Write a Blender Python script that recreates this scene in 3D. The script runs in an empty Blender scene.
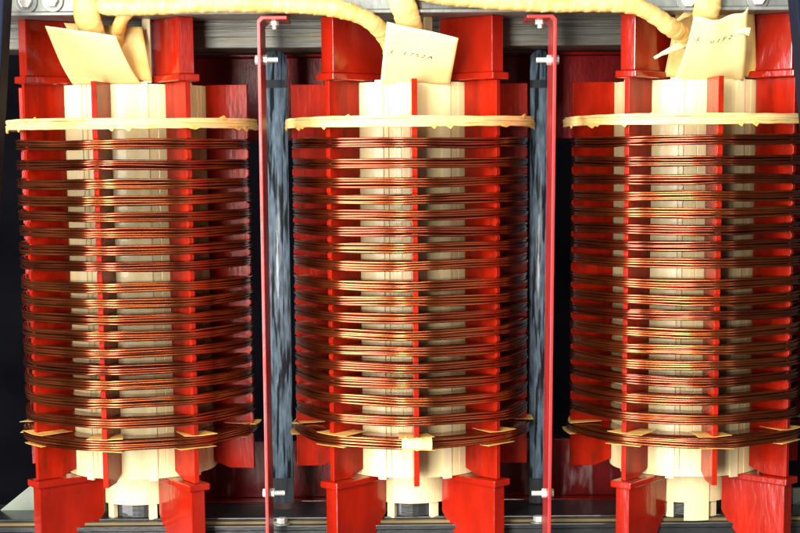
import bpy, bmesh, math, random
from mathutils import Vector, Matrix, noise
from math import sin, cos, pi, radians as rad

S = bpy.context.scene
COL = S.collection
# ------------------------------------------------------------------ camera, world, light, exposure
F, PY, TIL, ROL, D, CX = 1629.3, 365.6, 0.1275, 0.0079, 3.306, -0.0233
ZC = 1.2                                   # camera height over the floor
cam_d = bpy.data.cameras.new('camera'); cam = bpy.data.objects.new('camera', cam_d); COL.objects.link(cam)
cam_d.sensor_fit = 'HORIZONTAL'; cam_d.sensor_width = 36.0
cam_d.lens = 36.0*F/800; cam_d.shift_y = (PY-266.5)/800
cam_d.clip_start = 0.05; cam_d.clip_end = 100
cam.location = (CX, -D, ZC)
cam.rotation_mode = 'QUATERNION'
cam.rotation_quaternion = (Matrix.Rotation(pi/2-TIL, 4, 'X') @ Matrix.Rotation(-ROL, 4, 'Z')).to_quaternion()
S.camera = cam

w = bpy.data.worlds.new('World'); S.world = w; w.use_nodes = True
bg = w.node_tree.nodes['Background']; bg.inputs[0].default_value = (1.0, 0.95, 0.88, 1); bg.inputs[1].default_value = 0.06

def area(name, loc, target, sx, sy, power, col):
    d = bpy.data.lights.new(name, 'AREA'); d.shape = 'RECTANGLE'; d.size = sx; d.size_y = sy
    d.energy = power; d.color = col
    o = bpy.data.objects.new(name, d); COL.objects.link(o); o.location = loc
    o.rotation_euler = (Vector(target)-Vector(loc)).to_track_quat('-Z', 'Y').to_euler()
    return o
area('window_light', (-2.9, -2.35, ZC+0.35), (0, 0, ZC-0.15), 1.5, 4.0, 330, (1.0, 0.95, 0.96))
area('front_light', (-1.3, -4.1, ZC+0.05), (0, 0, ZC-0.25), 1.1, 2.6, 260, (1.0, 0.96, 0.88))
area('high_fill_light', (0.2, -3.9, ZC+1.75), (0, 0, ZC-0.2), 2.6, 0.8, 85, (1.0, 0.95, 0.86))  # added fill for the cream boards, set high to keep panels free of haze
area('right_light', (2.9, -2.6, ZC-0.1), (0, 0, ZC-0.3), 1.2, 2.4, 13, (1.0, 0.92, 0.90))
S.view_settings.view_transform = 'Standard'; S.view_settings.look = 'None'
S.view_settings.exposure = 0.16; S.view_settings.gamma = 1.0

def at(px, py, Y):
    """the point of the plane at depth Y that a pixel of the 800 px photograph looks at"""
    xr, yr = px-400, py-PY
    c, s = cos(ROL), sin(ROL)
    X = c*xr - s*yr; Yp = s*xr + c*yr
    fx, fu = X/F, -Yp/F
    y = cos(TIL)+fu*sin(TIL); z = -sin(TIL)+fu*cos(TIL)
    k = (Y+D)/y
    return Vector((CX+fx*k, Y, ZC+z*k))

# ------------------------------------------------------------------ materials
def mat(name, base, rough=0.5, metal=0.0, var=0.12, vscale=(30, 30, 30), bump=0.0, bscale=(80, 80, 80), coat=0.0,
        second=None, sscale=(12, 12, 12), slo=0.55, shi=0.7, spec=0.5, rvar=0.0):
    m = bpy.data.materials.new(name); m.use_nodes = True
    nt = m.node_tree; N = nt.nodes; L = nt.links; p = N['Principled BSDF']
    tc = N.new('ShaderNodeTexCoord')
    def tex(scale, det=4):
        mp = N.new('ShaderNodeMapping'); mp.inputs['Scale'].default_value = scale
        L.new(tc.outputs['Object'], mp.inputs['Vector'])
        t = N.new('ShaderNodeTexNoise'); t.inputs['Scale'].default_value = 1; t.inputs['Detail'].default_value = det
        L.new(mp.outputs[0], t.inputs['Vector']); return t
    t = tex(vscale)
    r = N.new('ShaderNodeValToRGB')
    r.color_ramp.elements[0].position = 0.3; r.color_ramp.elements[1].position = 0.7
    r.color_ramp.elements[0].color = tuple(c*(1-var) for c in base)+(1,)
    r.color_ramp.elements[1].color = tuple(min(1, c*(1+var)) for c in base)+(1,)
    L.new(t.outputs[0], r.inputs[0]); out = r.outputs[0]
    if second:
        t2 = tex(sscale, 6)
        r2 = N.new('ShaderNodeValToRGB'); r2.color_ramp.elements[0].position = slo; r2.color_ramp.elements[1].position = shi
        mx = N.new('ShaderNodeMix'); mx.data_type = 'RGBA'
        L.new(t2.outputs[0], r2.inputs[0]); L.new(r2.outputs[0], mx.inputs[0])
        L.new(out, mx.inputs[6]); mx.inputs[7].default_value = second+(1,); out = mx.outputs[2]
    L.new(out, p.inputs['Base Color'])
    p.inputs['Roughness'].default_value = rough; p.inputs['Metallic'].default_value = metal
    p.inputs['Specular IOR Level'].default_value = spec
    p.inputs['Coat Weight'].default_value = coat; p.inputs['Coat Roughness'].default_value = 0.08
    if rvar:
        t4 = tex(tuple(s*0.35 for s in vscale), 5); mr = N.new('ShaderNodeMapRange')
        mr.inputs['To Min'].default_value = max(0.02, rough-rvar); mr.inputs['To Max'].default_value = rough+rvar
        L.new(t4.outputs[0], mr.inputs[0]); L.new(mr.outputs[0], p.inputs['Roughness'])
    if bump:
        t3 = tex(bscale, 3); b = N.new('ShaderNodeBump'); b.inputs['Strength'].default_value = bump
        b.inputs['Distance'].default_value = 0.002
        L.new(t3.outputs[0], b.inputs['Height']); L.new(b.outputs[0], p.inputs['Normal'])
    return m
RED = mat('red_gloss_paint', (0.285, 0.0100, 0.0028), 0.14, var=0.22, vscale=(22, 22, 9), bump=0.22, bscale=(90, 90, 30), coat=0.0, rvar=0.1, spec=0.6,
          second=(0.09, 0.008, 0.004), sscale=(30, 30, 22), slo=0.66, shi=0.86)
STRAPRED = mat('dull_red_strap_paint', (0.34, 0.022, 0.020), 0.33, var=0.22, vscale=(30, 30, 12), bump=0.25, bscale=(120, 120, 60), rvar=0.1,
               second=(0.10, 0.02, 0.012), sscale=(40, 40, 26), slo=0.62, shi=0.7)
REDC = mat('red_spacer_lacquer', (0.285, 0.0105, 0.0028), 0.19, var=0.25, vscale=(45, 45, 9), bump=0.14, bscale=(140, 140, 40), coat=0.0, rvar=0.08, spec=0.14,
           second=(0.11, 0.012, 0.005), sscale=(50, 50, 18), slo=0.56, shi=0.76)
MAROON = mat('dark_red_paint', (0.24, 0.008, 0.010), 0.3, var=0.25, vscale=(20, 20, 8), bump=0.35, bscale=(160, 160, 60), coat=0.0, spec=0.25)
MAROON_SHEEN = mat('dark_red_paint_with_sheen', (0.16, 0.008, 0.009), 0.3, var=0.3, vscale=(20, 20, 8), bump=0.3, bscale=(140, 140, 40), spec=0.25,
           second=(0.30, 0.20, 0.20), sscale=(34, 34, 9), slo=0.56, shi=0.72)  # pale streaks painted in for bright reflections on the beam
COPPERS = [mat('enamelled_copper', c, r, metal=0.9, var=0.34, vscale=(8, 8, 170), bump=0.04, bscale=(30, 30, 300), coat=0.25, rvar=0.08,
               second=(0.09, 0.022, 0.010), sscale=(13, 13, 70), slo=0.58, shi=0.78)
           for c, r in (((0.30, 0.068, 0.020), 0.24), ((0.26, 0.055, 0.016), 0.28), ((0.34, 0.085, 0.024), 0.22), ((0.24, 0.048, 0.018), 0.21))]
CREAM = mat('cream_pressboard', (0.80, 0.68, 0.36), 0.45, var=0.07, vscale=(60, 60, 7), bump=0.2, bscale=(180, 180, 12), coat=0.15,
            second=(0.74, 0.60, 0.28), sscale=(26, 26, 5), slo=0.56, shi=0.78)
STRIP = mat('pale_pressboard', (0.82, 0.71, 0.42), 0.4, var=0.06, vscale=(80, 80, 9), bump=0.15, bscale=(200, 200, 20), coat=0.1)
PAPER = mat('yellow_insulating_paper', (0.77, 0.51, 0.17), 0.5, var=0.1, vscale=(35, 35, 35), bump=0.45, bscale=(55, 55, 55),
            second=(0.72, 0.40, 0.08), sscale=(22, 22, 30), slo=0.52, shi=0.72)
TAG = mat('cream_paper_card', (0.86, 0.70, 0.31), 0.5, var=0.04, vscale=(20, 20, 60), bump=0.15, bscale=(40, 40, 40),
          second=(0.82, 0.55, 0.12), sscale=(7, 7, 16), slo=0.53, shi=0.75)
TAPE = mat('oiled_paper_tape', (0.80, 0.50, 0.12), 0.4, var=0.12, vscale=(50, 50, 90), bump=0.4, bscale=(70, 70, 70),
           second=(0.65, 0.36, 0.06), sscale=(30, 30, 30), slo=0.55, shi=0.72)
STRAW = mat('straw_paper_ring', (0.80, 0.58, 0.23), 0.5, var=0.13, vscale=(26, 26, 160), bump=0.4, bscale=(45, 45, 260),
            second=(0.70, 0.42, 0.10), sscale=(16, 16, 60), slo=0.54, shi=0.74)
STEEL = mat('grey_galvanised_steel', (0.20, 0.215, 0.20), 0.42, metal=0.25, var=0.16, vscale=(60, 60, 20), bump=0.25, bscale=(120, 20, 30),
            second=(0.26, 0.24, 0.17), sscale=(10, 10, 14), slo=0.55, shi=0.75)
LAM = mat('yoke_laminations', (0.10, 0.10, 0.085), 0.45, metal=0.4, var=0.3, vscale=(12, 12, 240), bump=0.4, bscale=(14, 14, 420), second=(0.16, 0.12, 0.06), sscale=(9, 9, 60), slo=0.58, shi=0.75)
BLACK = mat('black_core_varnish', (0.014, 0.016, 0.018), 0.42, var=0.3, vscale=(30, 30, 12), bump=0.3, bscale=(60, 60, 200), coat=0.4)
NAVY = mat('navy_frame_paint', (0.006, 0.009, 0.022), 0.7, spec=0.1, var=0.2, vscale=(20, 20, 6), bump=0.15)
BARRIER = mat('slate_blue_lacquered_sheet', (0.115, 0.165, 0.22), 0.3, var=0.5, vscale=(150, 150, 30), bump=0.45, bscale=(240, 240, 26), coat=0.2,
              second=(0.015, 0.018, 0.024), sscale=(130, 130, 9), slo=0.50, shi=0.58)  # tone variation and dark streaks painted in for reflections on the glossy sheet
DARKREFL = mat('painted_dark_reflection', (0.016, 0.020, 0.026), 0.6, spec=0.2, var=0.5, vscale=(120, 120, 20), bump=0.3)  # near-black colour standing for dark stretches of the sheet's reflection
ZINC = mat('zinc_plated_bolt', (0.78, 0.76, 0.70), 0.3, metal=0.5, var=0.1, bump=0.1)
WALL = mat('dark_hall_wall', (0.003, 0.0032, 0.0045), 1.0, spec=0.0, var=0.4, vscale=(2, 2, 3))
PALE = mat('pale_green_board', (0.20, 0.235, 0.18), 0.6, var=0.1, vscale=(20, 20, 20), bump=0.2)
BLUE = mat('grey_blue_plug', (0.10, 0.14, 0.20), 0.4, var=0.1)
INK = mat('faint_grey_pencil', (0.07, 0.06, 0.05), 0.7, var=0.2)
WOOD = mat('olive_wood_packing', (0.13, 0.095, 0.035), 0.6, var=0.25, vscale=(8, 60, 60), bump=0.2)

# ------------------------------------------------------------------ mesh helpers
def obj(name, bm, m, parent=None, smooth=False, loc=None, bevel=0):
    bmesh.ops.recalc_face_normals(bm, faces=bm.faces[:])
    me = bpy.data.meshes.new(name); bm.to_mesh(me); bm.free(); me.materials.append(m)
    if smooth:
        for p in me.polygons: p.use_smooth = True
    o = bpy.data.objects.new(name, me); COL.objects.link(o)
    if loc is not None: o.location = loc
    if bevel:
        b = o.modifiers.new('bevel', 'BEVEL'); b.width = bevel; b.segments = 2; b.limit_method = 'ANGLE'
    if parent: o.parent = parent
    return o
def tag(o, label, cat, group=None, kind=None):
    o['label'] = label; o['category'] = cat
    if group: o['group'] = group
    if kind: o['kind'] = kind
    return o
def thing(name, label, cat, loc, group=None, rz=0):
    o = bpy.data.objects.new(name, None); COL.objects.link(o); o.location = loc; o.rotation_euler = (0, 0, rz)
    o.empty_display_size = 0.05
    return tag(o, label, cat, group)
def box(bm, x0, x1, y0, y1, z0, z1, M=None):
    v = [bm.verts.new((x, y, z)) for x in (x0, x1) for y in (y0, y1) for z in (z0, z1)]
    for f in ((0, 1, 3, 2), (4, 6, 7, 5), (0, 4, 5, 1), (2, 3, 7, 6), (0, 2, 6, 4), (1, 5, 7, 3)):
        bm.faces.new([v[i] for i in f])
    if M:
        for q in v: q.co = M @ q.co
def prism(bm, pts, t, ax_u, ax_v, ax_n, org=(0, 0, 0)):
    """outline pts (u,v) extruded by +-t/2 along ax_n"""
    u, v, n, o = Vector(ax_u), Vector(ax_v), Vector(ax_n), Vector(org)
    a = [bm.verts.new(o+u*p[0]+v*p[1]-n*t/2) for p in pts]
    b = [bm.verts.new(o+u*p[0]+v*p[1]+n*t/2) for p in pts]
    bm.faces.new(a); bm.faces.new(b[::-1])
    k = len(pts)
    for i in range(k): bm.faces.new((a[i], a[(i+1) % k], b[(i+1) % k], b[i]))
def tube(bm, pts, radii, n=16, cap=True, up=None, wob=0.0, seed=0, helix=0.0, lift=0.0):
    rings = []
    pts = [Vector(p) for p in pts]
    nrm = None; s_run = 0.0
    for i, p in enumerate(pts):
        if i: s_run += (pts[i]-pts[i-1]).length
        t = (pts[min(i+1, len(pts)-1)]-pts[max(i-1, 0)]).normalized()
        if nrm is None:
            nrm = t.cross(Vector(up or (0, 1, 0.01))).normalized()
        nrm = (nrm-t*nrm.dot(t)).normalized(); b = t.cross(nrm)
        r = radii[i] if isinstance(radii, (list, tuple)) else radii
        ra, rb = r if isinstance(r, tuple) else (r, r)
        ring = []
        for k in range(n):
            a = 2*pi*k/n
            hf = 1.0
            if helix:
                ph_ = (s_run/helix+k/n+0.12*noise.noise(Vector((s_run*40, k*0.3, seed)))) % 1.0
                hf = 1+lift*(1-ph_)
            q = p+(nrm*cos(a)*ra+b*sin(a)*rb)*hf
            if wob:
                q += (q-p).normalized()*wob*noise.noise(q*90+Vector((seed, 0, 0)))
            ring.append(bm.verts.new(q))
        rings.append(ring)
    for i in range(len(rings)-1):
        for k in range(n):
            bm.faces.new((rings[i][k], rings[i][(k+1) % n], rings[i+1][(k+1) % n], rings[i+1][k]))
    if cap:
        bm.faces.new(rings[0][::-1]); bm.faces.new(rings[-1])
def cyl(bm, a, b, r, n=20): tube(bm, [a, b], r, n)
def annulus(bm, ri, ro, z0, z1, n=128, a0=0.0, a1=2*pi):
    full = abs(a1-a0-2*pi) < 1e-6
    k = n if full else n+1
    rows = []
    for i in range(k):
        a = a0+(a1-a0)*i/n; s, c = sin(a), -cos(a)
        f = ro(a) if callable(ro) else ro
        rows.append([bm.verts.new((ri*s, ri*c, z0)), bm.verts.new((f*s, f*c, z0)), bm.verts.new((f*s, f*c, z1)), bm.verts.new((ri*s, ri*c, z1))])
    for i in range(n):
        p, q = rows[i], rows[(i+1) % k]
        for j in range(4): bm.faces.new((p[j], p[(j+1) % 4], q[(j+1) % 4], q[j]))
    if not full:
        bm.faces.new(rows[0]); bm.faces.new(rows[-1][::-1])
def smooth_path(pts, per=8):
    P = [Vector(p) for p in pts]; P = [P[0]*2-P[1]]+P+[P[-1]*2-P[-2]]
    out = []
    for i in range(1, len(P)-2):
        for k in range(per):
            t = k/per; a, b, c, d = P[i-1:i+3]
            out.append(0.5*((2*b)+(c-a)*t+(2*a-5*b+4*c-d)*t*t+(3*b-a-3*c+d)*t**3))
    out.append(P[-2]); return out
def sheet(bm, quad, n=10, bend=0.0, thick=0.0012, top=None, seed=0, wob=0.002):
    """paper: bilinear grid over 4 corners (tl, tr, br, bl), bent towards the viewer, with real thickness"""
    tl, tr, br, bl = [Vector(q) for q in quad]
    nn = (tr-tl).cross(bl-tl).normalized()
    if nn.y > 0: nn = -nn
    F_, B_ = [], []
    for j in range(n+1):
        v = j/n; rf, rb = [], []
        for i in range(n+1):
            u = i/n
            p = (tl*(1-u)+tr*u)*(1-v)+(bl*(1-u)+br*u)*v
            if top: p += Vector((0, 0, top(u)*(1-v)))
            p += nn*(bend*(4*v*(1-v))+wob*noise.noise(Vector((u*2.3+seed, v*2.3, seed))))
            rf.append(bm.verts.new(p+nn*thick/2)); rb.append(bm.verts.new(p-nn*thick/2))
        F_.append(rf); B_.append(rb)
    for j in range(n):
        for i in range(n):
            bm.faces.new((F_[j][i], F_[j][i+1], F_[j+1][i+1], F_[j+1][i]))
            bm.faces.new((B_[j][i], B_[j+1][i], B_[j+1][i+1], B_[j][i+1]))
    e = [(0, i) for i in range(n+1)]+[(j, n) for j in range(1, n+1)]+[(n, i) for i in range(n-1, -1, -1)]+[(j, 0) for j in range(n-1, 0, -1)]
    for a, b in zip(e, e[1:]+e[:1]):
        bm.faces.new((F_[a[0]][a[1]], B_[a[0]][a[1]], B_[b[0]][b[1]], F_[b[0]][b[1]]))
    return nn

# ------------------------------------------------------------------ the setting
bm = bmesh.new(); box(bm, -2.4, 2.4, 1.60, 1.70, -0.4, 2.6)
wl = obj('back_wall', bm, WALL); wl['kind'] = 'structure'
COILX = {'L': (-0.556, 0.006, -0.146), 'M': (0.0, 0.0, 0.0308), 'R': (0.5587, -0.010, 0.073)}
ZT, ZB = ZC+0.1441, ZC-0.6278              # top and bottom of the comb spacers

# core: two laminated yokes and three legs
zy1 = at(400, 47, -0.075).z; zy2 = at(400, 17, -0.075).z
zb1 = at(400, 516.5, -0.075).z
core = thing('transformer_core', 'dark laminated steel core running through all three coils', 'transformer core', (0, 0, zb1-0.16))
def rel(o, v): return Vector(v)-o.location
bm = bmesh.new(); box(bm, -0.95, 0.95, -0.075, 0.075, zy1-core.location.z, zy1+0.16-core.location.z)
obj('top_yoke', bm, LAM, core, bevel=0.002)
for q0, q1 in ((21, 25.5), (27.5, 36)):
    bm = bmesh.new(); box(bm, -0.95, 0.95, -0.0785-0.001*(q0 > 25), -0.0752, at(400, q1, -0.078).z-core.location.z, at(400, q0, -0.078).z-core.location.z)
    obj('yoke_band', bm, LAM, core, bevel=0.001)
bm = bmesh.new(); box(bm, -0.95, 0.95, -0.075, 0.075, 0, 0.16)
obj('bottom_yoke', bm, BLACK, core, bevel=0.002)
bm = bmesh.new()
for k in range(3): box(bm, -0.95, 0.95, -0.0775-0.0012*k, -0.0752, 0.135-0.022*k, 0.150-0.022*k)
obj('yoke_band', bm, LAM, core, bevel=0.001)
for k in 'LMR':
    bm = bmesh.new()
    X, Y, _ = COILX[k]
    cyl(bm, (X, Y, 0.161), (X, Y, zy1-core.location.z-0.001), 0.074, 40)
    obj('leg', bm, BLACK, core, smooth=False)

# clamp beams
zc = at(400, 13.5, -0.215).z
cb = thing('top_clamp_beam', 'grey steel clamping beam along the top edge behind the paper cables', 'clamp beam', (0, -0.215, zc))
bm = bmesh.new(); box(bm, -0.95, 0.95, 0.0, 0.02, 0.007, 0.22); obj('web', bm, STEEL, cb, bevel=0.002)
bm = bmesh.new(); box(bm, -0.95, 0.95, -0.012, 0.13, 0, 0.0068); obj('flange', bm, STEEL, cb, bevel=0.0015)
for px, py in ((26, 2), (52, 1), (688, 1), (758, -1), (235, -16), (575, -16)):
    p = at(px, py, -0.222)-cb.location
    bm = bmesh.new(); cyl(bm, p+Vector((0, 0.0065, 0)), p+Vector((0, 0.001, 0)), 0.0205, 28)
    b = obj('washer', bm, STEEL, cb, bevel=0.001)
    bm = bmesh.new(); cyl(bm, p+Vector((0, 0.001, 0)), p+Vector((0, -0.012, 0)), 0.0125, 6)
    h = obj('bolt_head', bm, ZINC, b, bevel=0.001)
zf = at(443, 521, -0.075).z
bb = thing('bottom_clamp_beam', 'dark steel clamping beam under the red support blocks along the bottom edge', 'clamp beam', (0, -0.2, zf-0.12))
bm = bmesh.new(); box(bm, -0.95, 0.95, 0.094, 0.118, 0.11, 0.12); obj('flange', bm, BLACK, bb, bevel=0.0015)
bm = bmesh.new(); box(bm, -0.95, 0.95, 0.10, 0.117, -0.06, 0.109); obj('web', bm, BLACK, bb, bevel=0.0015)
bm = bmesh.new(); box(bm, -0.95, 0.95, 0.1052, 0.1182, 0.1205, 0.1265); obj('packing_strip', bm, WOOD, bb, bevel=0.001)
for px in (281, 540):
    p = at(px, 528, -0.13); p.z = zf; p.y = -0.095
    p -= bb.location
    bm = bmesh.new(); cyl(bm, p+Vector((0, 0, 0.0005)), p+Vector((0, 0, 0.003)), 0.017, 24); q = obj('washer', bm, STEEL, bb)
    bm = bmesh.new(); cyl(bm, p+Vector((0, 0, 0.003)), p+Vector((0, 0, 0.014)), 0.011, 6); obj('bolt_head', bm, ZINC, q, bevel=0.001)

# rear beams, red in the shade behind the coils
z0, z1 = at(400, 140, 0.2).z, at(400, 57, 0.2).z
r1 = thing('rear_beam', 'dark red rear beam in the shade behind the upper ends of the coils', 'rear beam', (0, 0.2, z0), 'dark red rear beams')
bm = bmesh.new(); box(bm, -0.74, 0.76, 0, 0.015, 0, z1-z0); obj('web', bm, MAROON, r1, bevel=0.002)
bm = bmesh.new(); box(bm, -0.74, 0.76, -0.03, 0.014, z1-z0+0.0005, z1-z0+0.006); obj('flange', bm, RED, r1, bevel=0.0015)
z0, z1 = at(400, 502, 0.17).z, at(400, 440, 0.2).z
r2 = thing('rear_beam', 'dark red rear beam with pale painted sheen behind the lower ends of the coils', 'rear beam', (0, 0.2, z0), 'dark red rear beams')
bm = bmesh.new(); box(bm, -0.74, 0.76, 0, 0.015, 0.0062, z1-z0); obj('web', bm, MAROON_SHEEN, r2, bevel=0.002)
bm = bmesh.new(); box(bm, -0.74, 0.76, -0.035, 0.014, 0, 0.006); obj('flange', bm, RED, r2, bevel=0.0015)

# ------------------------------------------------------------------ one coil, then two copies
SPA = [rad(a) for a in (0, 43.5, 90, 136.5, 180, 223.5, 270, 316.5)]
H = ZT-ZB
def zr(py, px=413, Y=-0.236): return at(px, py, Y).z-ZB
disc_y = [142, 163, 182, 199, 215.5, 232, 248.7, 265.5, 286, 302.5, 318.5, 335.5, 352, 368.2, 384, 402.2, 422, 444]
def pinch(a):
    return max(math.exp(-((((a-s+pi) % (2*pi))-pi)/0.085)**2) for s in SPA)
def disc_mesh(z, seed, grow=0.0):
    rnd = random.Random(seed); bm = bmesh.new()
    n = 192
    ph = [rnd.uniform(0, 6.28) for _ in range(6)]
    def common(a): return 0.0011*sin(a+ph[0])+0.0007*sin(3*a+ph[1])+0.0005*sin(5*a+ph[2])
    annulus(bm, 0.162, lambda a: 0.2275+grow-0.006*(1-cos(8*a))/2, z-0.0078, z+0.0078, 128)
    for lay in range(2):
        for i in range(4):
            q = [rnd.uniform(0, 6.28) for _ in range(5)]
            jr = rnd.uniform(-0.0017, 0.0012)-lay*0.0052
            rings = []
            for k in range(n):
                a = 2*pi*k/n; pn = pinch(a)
                r = 0.2343+grow+jr*(1-0.4*pn)+0.0008*sin(3*a+q[0])+0.00035*sin(7*a+q[1])-0.0060*(1-cos(8*a))/2-0.0008*pn
                zz = z+common(a)+(i-1.5)*0.0049*(1-0.08*pn)+(0.0008*sin(2*a+q[2])+0.0005*sin(4*a+q[3])+0.00012*sin(9*a+q[4]))*(1-0.5*pn)
                hh = 0.0023; ww = 0.0026
                ring = []
                for c in range(8):
                    t = 2*pi*c/8+pi/8
                    ct, st = cos(t), sin(t); rr = r+ww*math.copysign(abs(ct)**0.6, ct); ring.append(bm.verts.new((rr*sin(a), -rr*cos(a), zz+hh*math.copysign(abs(st)**0.6, st))))
                rings.append(ring)
            for k in range(n):
                A, B = rings[k], rings[(k+1) % n]
                for c in range(8): bm.faces.new((A[c], A[(c+1) % 8], B[(c+1) % 8], B[c]))
    return bm

def polar(r, a, z): return Vector((r*sin(a), -r*cos(a), z))
def make_coil():
    root = thing('winding_coil', '', 'coil', (0, 0, ZB), 'copper coils of the transformer')
    zc0, zc1 = zr(478, 413, -0.152), H-0.002
    # pressboard cylinder with grooves
    bm = bmesh.new(); ro, prof = 0.152, []
    def rfun(a):
        d = math.degrees(a) % 360
        for i in range(8):
            s = math.degrees(SPA[i])
            g = (d-s+360) % 360
            if i % 2 == 1 and 25.5 < g < 31.5: return 0.1495
            if 35.2 < g < 35.7: return 0.1512
        return ro
    annulus(bm, 0.128, rfun, zc0, zc1, 720)
    obj('insulating_cylinder', bm, CREAM, root)
    for i in range(8):
        g = SPA[i]+rad(25.0 if i % 2 == 0 else 19.0)
        bm = bmesh.new(); wd = rad(3.4 if i % 2 == 0 else 3.0)
        annulus(bm, 0.150, 0.1550, zc0-0.004, zc1+0.004, 6, g-wd, g+wd)
        obj('duct_strip', bm, STRIP, root)
    # comb spacers
    for i, a in enumerate(SPA):
        bm = bmesh.new()
        zs = [z for z in [zr(y) for y in disc_y]]
        pts = [(0.1535, H), (0.2365, H)]
        for z in zs:
            pts += [(0.2365, z+0.0118), (0.2335, z+0.0095), (0.2335, z-0.0095), (0.2365, z-0.0118)]
        pts += [(0.2365, 0), (0.186, 0.0), (0.1535, 0.013)]
        prism(bm, pts, 0.0105, (sin(a), -cos(a), 0), (0, 0, 1), (cos(a), sin(a), 0))
        obj('comb_spacer', bm, REDC, root, bevel=0.0008)
    for k, y in enumerate(disc_y):
        obj('winding_disc', disc_mesh(zr(y), 40+k, 0.006 if k == 17 else 0.0), COPPERS[(k*7+k//3) % 4], root, smooth=True)
    # straw coloured end ring
    zt = zr(120.8, 413, -0.245)
    bm = bmesh.new(); rnd = random.Random(5)
    annulus(bm, 0.165, 0.236, zt-0.007, zt+0.007, 96)
    for i in range(4):
        q = [rnd.uniform(0, 6.28) for _ in range(4)]; n = 160; rings = []
        for k in range(n):
            a = 2*pi*k/n
            r = 0.2440+0.0015*sin(2*a+q[0])+0.0008*sin(5*a+q[1])+0.0007*noise.noise(Vector((sin(a)*6, cos(a)*6, i*3.1)))
            zz = zt+(i-1.5)*0.0048+0.0009*sin(3*a+q[2])+0.0007*noise.noise(Vector((sin(a)*9, cos(a)*9, i*5.7)))
            rings.append([bm.verts.new(((r+u)*sin(a), -(r+u)*cos(a), zz+h_)) for u, h_ in ((0.0050, 0.0006), (0.0046, 0.0024), (0.0036, 0.0029), (-0.005, 0.0029), (-0.005, -0.0029), (0.0036, -0.0029), (0.0046, -0.0024), (0.0050, -0.0006))])
        for k in range(n):
            A, B = rings[k], rings[(k+1) % n]
            for c in range(8): bm.faces.new((A[c], A[(c+1) % 8], B[(c+1) % 8], B[c]))
    ring = obj('end_ring', bm, STRAW, root, smooth=True)
    for i in range(14):                    # loose paper ends on the ring
        a = rnd.uniform(-pi, pi) if i > 9 else rad((-80, -62, -43, -30, 8, 15, 44, 60, 78, 90)[i])
        bm = bmesh.new(); dn = rnd.choice((-1, -1, 1)); l = rnd.uniform(0.002, 0.007); wv = rnd.uniform(0.03, 0.075)
        zq = zt+dn*0.0085
        P = [polar(0.2500, a-wv, zq-dn*0.001), polar(0.2510, a-wv*0.2, zq-dn*0.003), polar(0.2500, a+wv, zq-dn*0.001), polar(0.2510, a+wv*0.3, zq+dn*l), polar(0.2505, a-wv*0.2, zq+dn*l*0.6)]
        fr = [bm.verts.new(p) for p in P]; bk = [bm.verts.new(p*1.0-Vector((sin(a), -cos(a), 0))*0.0015) for p in P]
        bm.faces.new(fr); bm.faces.new(bk[::-1])
        for j in range(5): bm.faces.new((fr[j], fr[(j+1) % 5], bk[(j+1) % 5], bk[j]))
        obj('tape_end', bm, TAPE, ring)
    # oiled paper under and over the lowest disc at every spacer
    zd = zr(disc_y[-1]); rnd = random.Random(11)
    for i, a in enumerate(SPA):
        bm = bmesh.new()
        for sgn in (-1, 1):
            w1, w2 = rnd.uniform(0.09, 0.19), rnd.uniform(0.09, 0.19)
            sk = rnd.uniform(-0.07, 0.07); ea = rnd.choice((0.0, 0.003, 0.016)); eb = rnd.choice((0.0, 0.004, 0.014))
            nseg = 8; rows = []
            for k in range(nseg+1):
                t = k/nseg; aa = a-w1+(w1+w2)*t
                edge = 0.2490-ea*t-eb*(1-t)
                zz = zd+sgn*(0.0122+0.0022*noise.noise(Vector((aa*4, sgn*2, 3.3)))+0.003*abs(2*t-1)*(0.4 if sgn > 0 else 0.2))
                rows.append([polar(0.180, aa+sk, zz), polar(edge, aa, zz-sgn*0.001), polar(edge, aa, zz-sgn*0.0017), polar(0.180, aa+sk, zz-sgn*0.0008)])
            V = [[bm.verts.new(p) for p in r] for r in rows]
            for k in range(nseg):
                for j in range(4): bm.faces.new((V[k][j], V[k][(j+1) % 4], V[k+1][(j+1) % 4], V[k+1][j]))
            bm.faces.new(V[0]); bm.faces.new(V[-1][::-1])
        obj('paper_tape', bm, TAPE, root)
    # inner collar and wedge sticks below
    bm = bmesh.new(); zi = zr(503.5, 413, -0.093)
    annulus(bm, 0.080, 0.093, zi, zc0+0.06, 96); obj('inner_collar', bm, CREAM, root, smooth=False)
    for a in (-0.57, 0.52, 1.5, 2.4, 3.6, 4.9):
        bm = bmesh.new(); annulus(bm, 0.0755, 0.0865, zf-ZB+0.008, zi+0.02, 4, a-0.095, a+0.095); obj('wedge_stick', bm, WOOD if a > 1 else STRIP, root)
    return root
def copy_tree(o, parent=None):
    c = o.copy(); COL.objects.link(c); c.parent = parent
    for ch in list(o.children): copy_tree(ch, c)
    return c
first = make_coil()
coils = {}
for k in 'LMR':
    o = first if k == 'L' else copy_tree(first)
    X, Y, ph = COILX[k]
    o.location = (X, Y, ZB); o.rotation_euler = (0, 0, ph)
    coils[k] = o
    if k != 'L':                            # turn the copied discs so no two coils show the same face
        q = random.Random(k)
        for ch in o.children:
            if ch.name.startswith('winding_disc'): ch.rotation_euler[2] = q.choice((1, 2, 3))*pi/2; ch.material_slots[0].link = 'OBJECT'; ch.material_slots[0].material = q.choice(COPPERS)
coils['L']['label'] = 'copper coil left of both red straps, beneath the blank parallelogram paper card'
coils['M']['label'] = 'copper coil between the two red straps, beneath the pencilled square paper card'
coils['R']['label'] = 'copper coil right of both red straps, beneath the notched wide paper card'

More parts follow.
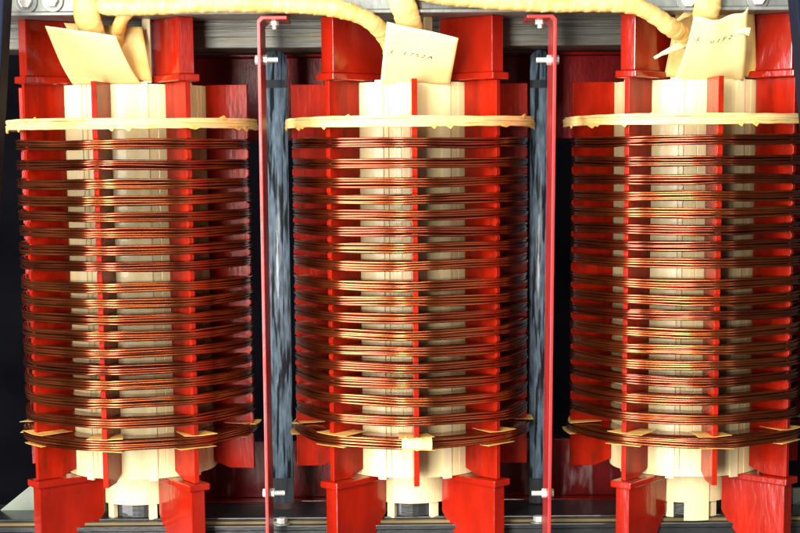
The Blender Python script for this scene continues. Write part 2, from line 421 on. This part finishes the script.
# paper patches folded round the front edge of the lowest disc
for k, a, w1, w2 in (('M', 0.0, 0.115, 0.12),):
    bm = bmesh.new(); zd = zr(disc_y[-1]); rows = []
    for i in range(9):
        aa = a-w1+(w1+w2)*i/8; e = 0.0016*sin(i*1.9)
        rows.append([bm.verts.new(polar(r, aa, zd+z)) for r, z in ((0.216, 0.0118+e), (0.241, 0.0115+e), (0.2447, 0.008), (0.2455, 0.0), (0.2447, -0.008), (0.241, -0.0115-e), (0.216, -0.0118-e), (0.216, -0.0110-e), (0.2405, -0.0107-e), (0.2444, 0.0), (0.2405, 0.0107+e), (0.216, 0.0110+e))])
    for i in range(8):
        for j in range(12): bm.faces.new((rows[i][j], rows[i][(j+1) % 12], rows[i+1][(j+1) % 12], rows[i+1][j]))
    bm.faces.new(rows[0]); bm.faces.new(rows[-1][::-1])
    obj('tape_patch', bm, TAG, coils[k])
# the long flat pressboard on the lower neck of the right coil
R = coils['R']
bm = bmesh.new()
a0, a1 = rad(-9-4.2), rad(17)
annulus(bm, 0.094, 0.0975, zf-ZB+0.004, zr(476, 690, -0.095), 10, a0, a1)
obj('neck_board', bm, CREAM, R)

# ------------------------------------------------------------------ red support blocks above and below
def block(k, ang, lower, label):
    X, Y, ph = COILX[k]
    a = ang+ph
    u = Vector((sin(a), -cos(a), 0)); n = Vector((cos(a), sin(a), 0))
    if lower:
        base = Vector((X, Y, zf)); top = ZB-zf
        root = thing('support_block', label, 'support block', base, 'red support blocks under the coils')
        bm = bmesh.new(); prism(bm, [(0.113, 0.0005), (0.155, -0.045), (0.239, -0.045), (0.239, top-0.0142), (0.098, top-0.0142), (0.098, 0.022)], 0.030, u, (0, 0, 1), n); obj('web', bm, RED, root, bevel=0.0016)
        bm = bmesh.new(); prism(bm, [(0.098, top-0.014), (0.247, top-0.014), (0.247, top-0.0005), (0.098, top-0.0005)], 0.046, u, (0, 0, 1), n); obj('cap_plate', bm, RED, root, bevel=0.0022)
    else:
        base = Vector((X, Y, ZT)); top = zc-ZT
        root = thing('support_block', label, 'support block', base, 'red support blocks over the coils')
        bm = bmesh.new(); prism(bm, [(0.098, 0.0142), (0.235, 0.0142), (0.235, top-0.0005), (0.098, top-0.0005)], 0.032, u, (0, 0, 1), n); obj('web', bm, RED, root, bevel=0.0016)
        bm = bmesh.new(); prism(bm, [(0.098, 0.0005), (0.243, 0.0005), (0.243, 0.014), (0.098, 0.014)], 0.046, u, (0, 0, 1), n); obj('cap_plate', bm, RED, root, bevel=0.0022)
nm = {'L': 'leftmost coil', 'M': 'middle coil', 'R': 'rightmost coil'}
for k in 'LMR':
    for ang, sd in ((SPA[7], 'left'), (SPA[1], 'right')):
        block(k, ang, True, 'glossy red capped block under the %s side of the %s' % (sd, nm[k]))
        block(k, ang, False, 'glossy red block on the %s side above the %s' % (sd, nm[k]))

# ------------------------------------------------------------------ red straps between the coils with their bolts
def strap(pts_top, pts_bot, side, label):
    """flat bar on edge; side=+1 when its upper foot turns right"""
    yf, yb = -0.262, -0.150
    T = at(pts_top[0], pts_top[1], yf); B = at(pts_bot[0], pts_bot[1], yf)
    root = thing('red_strap', label, 'strap', (T.x, yf, B.z), 'red straps between the coils')
    th = 0.0065; lean = B.x-T.x; h = T.z-B.z
    Mx = Matrix(((1, 0, -lean/h, 0), (0, 1, 0, 0), (0, 0, 1, 0), (0, 0, 0, 1)))
    Mx = Mx.copy(); Mx.translation = Vector((lean, 0, 0))
    bm = bmesh.new(); L = 0.052
    out = [(-th/2, 0), (th/2, 0), (th/2, h-th-0.006), (th/2+0.006, h-th), (L, h-th), (L, h), (0.004, h), (-th/2, h-0.0075)]
    out = [(side*x+lean*(1-z/h), z) for x, z in out]
    prism(bm, out, yb-yf, (1, 0, 0), (0, 0, 1), (0, 1, 0), (0, (yb-yf)/2, 0))
    obj('bar', bm, STRAPRED, root, bevel=0.0014)
    for py in (60, 493):
        z = at(pts_top[0], py, yf+0.03).z-B.z; x = lean*(1-z/h); y = 0.03
        bm = bmesh.new(); cyl(bm, (x-side*0.0034, y, z), (x-side*0.010, y, z), 0.0085, 6); cyl(bm, (x-side*0.0026, y, z), (x-side*0.0034, y, z), 0.011, 20)
        b = obj('bolt', bm, ZINC, root, bevel=0.0008)
        bm = bmesh.new(); cyl(bm, (x+side*0.0034, y, z), (x+side*0.0125, y, z), 0.0095, 6); obj('nut', bm, ZINC, b, bevel=0.0008)
        bm = bmesh.new(); cyl(bm, (x+side*0.0125, y, z), (x+side*0.032, y, z), 0.0048, 16); obj('shank', bm, ZINC, b)
    bm = bmesh.new(); x = side*0.026; z = h-th
    cyl(bm, (x, 0.03, z-0.0003), (x, 0.03, z-0.009), 0.009, 6); cyl(bm, (x, 0.03, z-0.009), (x, 0.03, z-0.016), 0.0045, 14); obj('nut', bm, ZINC, root, bevel=0.0008)
strap((258.5, 16), (268, 560), 1, 'thin red strap standing between the leftmost coil and the middle coil')
strap((555.5, 14.5), (549, 560), -1, 'thin red strap standing between the middle coil and the rightmost coil')

# slate blue barrier sheets behind the straps
def barrier(px0, px1, label):
    Y = 0.03
    a, b = at(px0, 300, Y), at(px1, 300, Y); top = at(px0, 50, Y).z; bot = at(px0, 503, Y).z
    wd = b.x-a.x; h = top-bot
    root = thing('barrier_sheet', label, 'barrier sheet', ((a.x+b.x)/2, Y, bot), 'blue barrier sheets behind the straps')
    bm = bmesh.new(); n = 12; prev = None
    def zt_(u): return h-0.012*(2*u-1)**2
    fr = []
    for i in range(n+1):
        u = i/n; x = (u-0.5)*wd; y = -0.0012*(1-(2*u-1)**2)+0.0014*sin(u*9)
        fr.append([bm.verts.new((x, y, 0)), bm.verts.new((x, y, zt_(u))), bm.verts.new((x, y+0.003, zt_(u))), bm.verts.new((x, y+0.003, 0))])
    for i in range(n):
        for j in range(4): bm.faces.new((fr[i][j], fr[i][(j+1) % 4], fr[i+1][(j+1) % 4], fr[i+1][j]))
    bm.faces.new(fr[0]); bm.faces.new(fr[-1][::-1])
    obj('sheet', bm, BARRIER, root, smooth=True)
    for y0, y1 in ((80, 88), (478, 503)):
        z0 = at(px0, y1, Y).z-bot; z1 = at(px0, y0, Y).z-bot
        bm = bmesh.new(); fr = []
        for i in range(n+1):
            u = i/n; x = (u-0.5)*(wd-0.0005); y = -0.0006-0.0012*(1-(2*u-1)**2)+0.0014*sin(u*9)
            fr.append([bm.verts.new((x, y, z0)), bm.verts.new((x, y, z1)), bm.verts.new((x, y+0.006, z1)), bm.verts.new((x, y+0.006, z0))])
        for i in range(n):
            for j in range(4): bm.faces.new((fr[i][j], fr[i][(j+1) % 4], fr[i+1][(j+1) % 4], fr[i+1][j]))
        bm.faces.new(fr[0]); bm.faces.new(fr[-1][::-1])
        obj('dark_reflection_band', bm, DARKREFL, root)  # dark band added where the sheet's reflection goes black
barrier(267, 290.5, 'slate blue glossy sheet standing between the leftmost and middle coils')
barrier(529.5, 549, 'slate blue glossy sheet standing between the middle and rightmost coils')

# ------------------------------------------------------------------ paper wrapped cables
def cable(pix, r, label, seed=0, flat=1.0, group='paper wrapped cables', wraps=True, deep=1.0):
    pts = smooth_path([at(*p) for p in pix], 44)
    rnd = random.Random(seed); base = pts[0].copy()
    radii = []
    for i in range(len(pts)):
        k = 1+0.04*sin(i*0.05+seed)+0.05*noise.noise(Vector((i*0.03, seed, 0)))
        radii.append((r*k*flat, r*k*deep))
    o = thing('wrapped_cable', label, 'cable', base, group)
    bm = bmesh.new(); tube(bm, [p-base for p in pts], radii, 28, wob=0.0013, seed=seed, up=(0, 1, 0), helix=0.026 if wraps else 0.034, lift=0.085)
    obj('paper_wrap', bm, PAPER, o, smooth=True)
YC = -0.255
cable([(104, 3, YC+0.02), (112, 7, YC), (160, 6, YC), (215, 3, YC), (270, 4, YC), (312, 6, YC), (338, 9, YC), (358, 15, YC+0.005), (374, 24, YC+0.02), (388, 40, YC+0.06), (394, 62, YC+0.10)],
      0.0155, 'long cream paper wrapped cable along the top edge from leftmost to middle coil', 1)
cable([(408, -12, YC), (440, -4, YC), (480, -0.5, YC), (520, 2, YC), (560, 4, YC), (605, 3, YC), (632, 5, YC), (652, 14, YC+0.005), (670, 27, YC+0.02), (686, 38, YC+0.06), (700, 60, YC+0.11)],
      0.0155, 'long cream paper wrapped cable along the top edge from middle to rightmost coil', 2)
cable([(84, -14, YC+0.01), (85, 0, YC+0.01), (87, 14, YC+0.015), (90, 26, YC+0.03), (98, 46, YC+0.07), (105, 66, YC+0.11)], 0.0225, 'thick upright paper wrapped lead above the blank card', 3, 1, 'upright paper wrapped leads', False, 0.5)
cable([(131, 9, YC+0.03), (126, 14, YC+0.03), (120, 24, YC+0.045), (117, 40, YC+0.075), (117, 62, YC+0.11)], 0.0115, 'thin bent paper lead beside the blank card, under the long cable', 4, 1, 'upright paper wrapped leads', False, 1.0)
cable([(398, -14, YC+0.01), (402, 2, YC+0.01), (407, 16, YC+0.02), (411, 28, YC+0.04), (414, 50, YC+0.09), (415, 66, YC+0.12)], 0.0225, 'upright yellow paper wrapped lead above the pencilled card', 5, 1, 'upright paper wrapped leads', False, 0.5)
cable([(709, -14, YC+0.01), (708, 2, YC+0.01), (706, 14, YC+0.02), (706, 28, YC+0.05), (706, 60, YC+0.11)], 0.0235, 'upright paper wrapped lead above the notched card', 6, 1, 'upright paper wrapped leads', False, 0.5)

# ------------------------------------------------------------------ paper cards
def write(txt, root, p0, p1, size, m=INK):
    cu = bpy.data.curves.new('handwriting', 'FONT'); cu.body = txt; cu.size = size; cu.shear = 0.25; cu.extrude = 0.0; cu.space_character = 1.35
    t = bpy.data.objects.new('handwriting', cu); COL.objects.link(t)
    me = bpy.data.meshes.new_from_object(t.evaluated_get(bpy.context.evaluated_depsgraph_get()))
    bpy.data.objects.remove(t); me.materials.append(m)
    o = bpy.data.objects.new('handwriting', me); COL.objects.link(o)
    return o
def card(quad, label, bend=0.006, top=None, seed=0, m=TAG, cat='paper card', name='paper_card', text=None):
    Q = [at(*q) for q in quad]; base = (Q[2]+Q[3])/2
    o = thing(name, label, cat, base, 'paper cards and sheets on the coil tops')
    bm = bmesh.new(); nn = sheet(bm, [q-base for q in Q], 20, bend, top=top, seed=seed)
    s = obj('sheet', bm, m, o, smooth=False)
    for p in s.data.polygons: p.use_smooth = p.area > 4e-6
    if text:
        txt, uu, vv, size, ul = text
        tl, tr, br, bl = [q-base for q in Q]
        h = write(txt, o, None, None, size)
        xs = [v.co.x for v in h.data.vertices]; w_ = max(xs)
        ex = (tr-tl).normalized()
        for v in h.data.vertices:                # lay the writing on the bent paper
            u = uu+v.co.x/w_*ul; t_ = vv-v.co.y/(bl-tl).length
            p = (tl*(1-u)+tr*u)*(1-t_)+(bl*(1-u)+br*u)*t_
            if top: p += Vector((0, 0, top(u)*(1-t_)))
            p += nn*(bend*(4*t_*(1-t_))+0.002*noise.noise(Vector((u*2.3+seed, t_*2.3, seed)))+0.0016)
            v.co = p
        h.parent = o
    return o
card([(45, 26, -0.252), (116, 36, -0.252), (141, 84, -0.146), (73, 85, -0.146)], 'blank cream parallelogram card leaning over the top of the leftmost coil', 0.006, seed=1)
card([(64, 23, -0.19), (142, 27, -0.165), (152, 81, -0.135), (96, 80, -0.150)], 'yellow paper sheet curling behind the blank parallelogram card', 0.012, seed=2, m=PAPER, cat='paper sheet', name='paper_sheet')
card([(387, 22, -0.252), (458.5, 38, -0.25), (450, 84, -0.146), (380.5, 84, -0.146)], 'square cream card with faint pencilled figures on the middle coil', 0.007, seed=3, text=('1..1752A', 0.07, 0.44, 0.0125, 0.62))
def notch(u): return -0.010*math.exp(-((u-0.42)/0.22)**2)+(0.012 if u > 0.93 else 0)*((u-0.93)/0.07)
card([(694, 16, -0.252), (748, 13, -0.25), (743, 81, -0.146), (673, 81, -0.146)], 'wide cream card with notched top edge and faint marks on the rightmost coil', 0.012, top=notch, seed=4, text=('L .u1F2', 0.12, 0.30, 0.011, 0.62))
card([(676, 12, -0.13), (754, 9, -0.13), (756, 77, -0.125), (664, 77, -0.125)], 'olive paper sheet standing behind the notched card', 0.004, seed=5, m=PAPER, cat='paper sheet', name='paper_sheet')
# loose paper twists by the right card
for pts, lab in (([(654, 58, -0.20), (668, 51, -0.205), (684, 44, -0.20)], 'pale twisted paper strip sticking out left of the notched card'),
                 ([(676, 21, -0.19), (684, 16, -0.195), (692, 11, -0.19)], 'short pale paper twist near the cable end by the notched card'),
                 ([(735, 33, -0.232), (742, 31, -0.235), (750, 32, -0.235)], 'small torn paper scrap on the right edge of the notched card')):
    P = smooth_path([at(*p) for p in pts], 6); b0 = P[0].copy(); bm = bmesh.new()
    tube(bm, [p-b0 for p in P], [(0.0025+0.006*i/len(P), 0.0015) for i in range(len(P))], 10, wob=0.0015, up=(0, 1, 0.2))
    o = obj('paper_scrap', bm, TAG, loc=b0, smooth=True); tag(o, lab, 'paper scrap', 'loose paper scraps')
# upright pressboard sticks beside the cards
for px, Y, x0, lab in ((147, -0.13, 5, 'upright tan pressboard stick between the yellow sheet and a red block'), (428, -0.13, 4.5, 'dark tan pressboard stick behind the upper edge of the pencilled card')):
    a, b = at(px-x0, 17, Y), at(px+x0, 79, Y)
    bm = bmesh.new(); wd = (b.x-a.x)/2; box(bm, -wd, wd, -0.006, 0.006, 0, a.z-ZT)
    o = obj('pressboard_stick', bm, CREAM, loc=((a.x+b.x)/2, Y, ZT), bevel=0.002); tag(o, lab, 'stick', 'upright pressboard sticks')

# ------------------------------------------------------------------ frame posts and the pale board at the edges
for (tp, bt, sgn, lab) in (((8.5, 0), (0.5, 150), -1, 'dark navy frame post at the left edge of the photo'), ((791.5, 0), (802, 115), 1, 'dark navy frame post at the right edge of the photo')):
    Y = -0.34
    T, B = at(tp[0], tp[1]-40, Y), at(bt[0]+(bt[0]-tp[0])*1.0, bt[1]*2, Y)
    sh = (bt[0]-tp[0])/bt[1]
    T = at(tp[0]-40*sh, -40, Y); B = at(tp[0]+600*sh, 600, Y)
    b0 = Vector((B.x, Y, B.z)); h = T.z-B.z
    bm = bmesh.new()
    prism(bm, [(0, 0), (T.x-B.x, h), (T.x-B.x+sgn*0.08, h), (sgn*0.08, 0)], 0.06, (1, 0, 0), (0, 0, 1), (0, 1, 0))
    o = obj('frame_post', bm, NAVY, loc=b0, bevel=0.003); tag(o, lab, 'frame post', 'navy frame posts')
for pix, hole, lab in (([(-30, 530), (-2, 512), (30, 486), (45, 480), (45, 560), (-30, 560)], (31, 527), 'pale green board with a round blue plug in the bottom left corner'),
                       ([(792, 488), (830, 486), (830, 560), (792, 560)], (803, 512), 'pale green board in the bottom right corner beside the red block')):
    Y = 0.02
    P = [at(p[0], p[1], Y) for p in pix]; b0 = Vector((P[0].x, Y, min(p.z for p in P)))
    o = thing('pale_board', lab, 'board', b0, 'pale boards in the bottom corners')
    bm = bmesh.new(); prism(bm, [(p.x-b0.x, p.z-b0.z) for p in P], 0.012, (1, 0, 0), (0, 0, 1), (0, 1, 0)); obj('panel', bm, PALE, o, bevel=0.001)
    c = at(hole[0], hole[1], Y)-b0; bm = bmesh.new(); cyl(bm, (c.x, -0.0062, c.z), (c.x, -0.012, c.z), 0.026, 32); obj('plug', bm, BLUE, o, bevel=0.001)
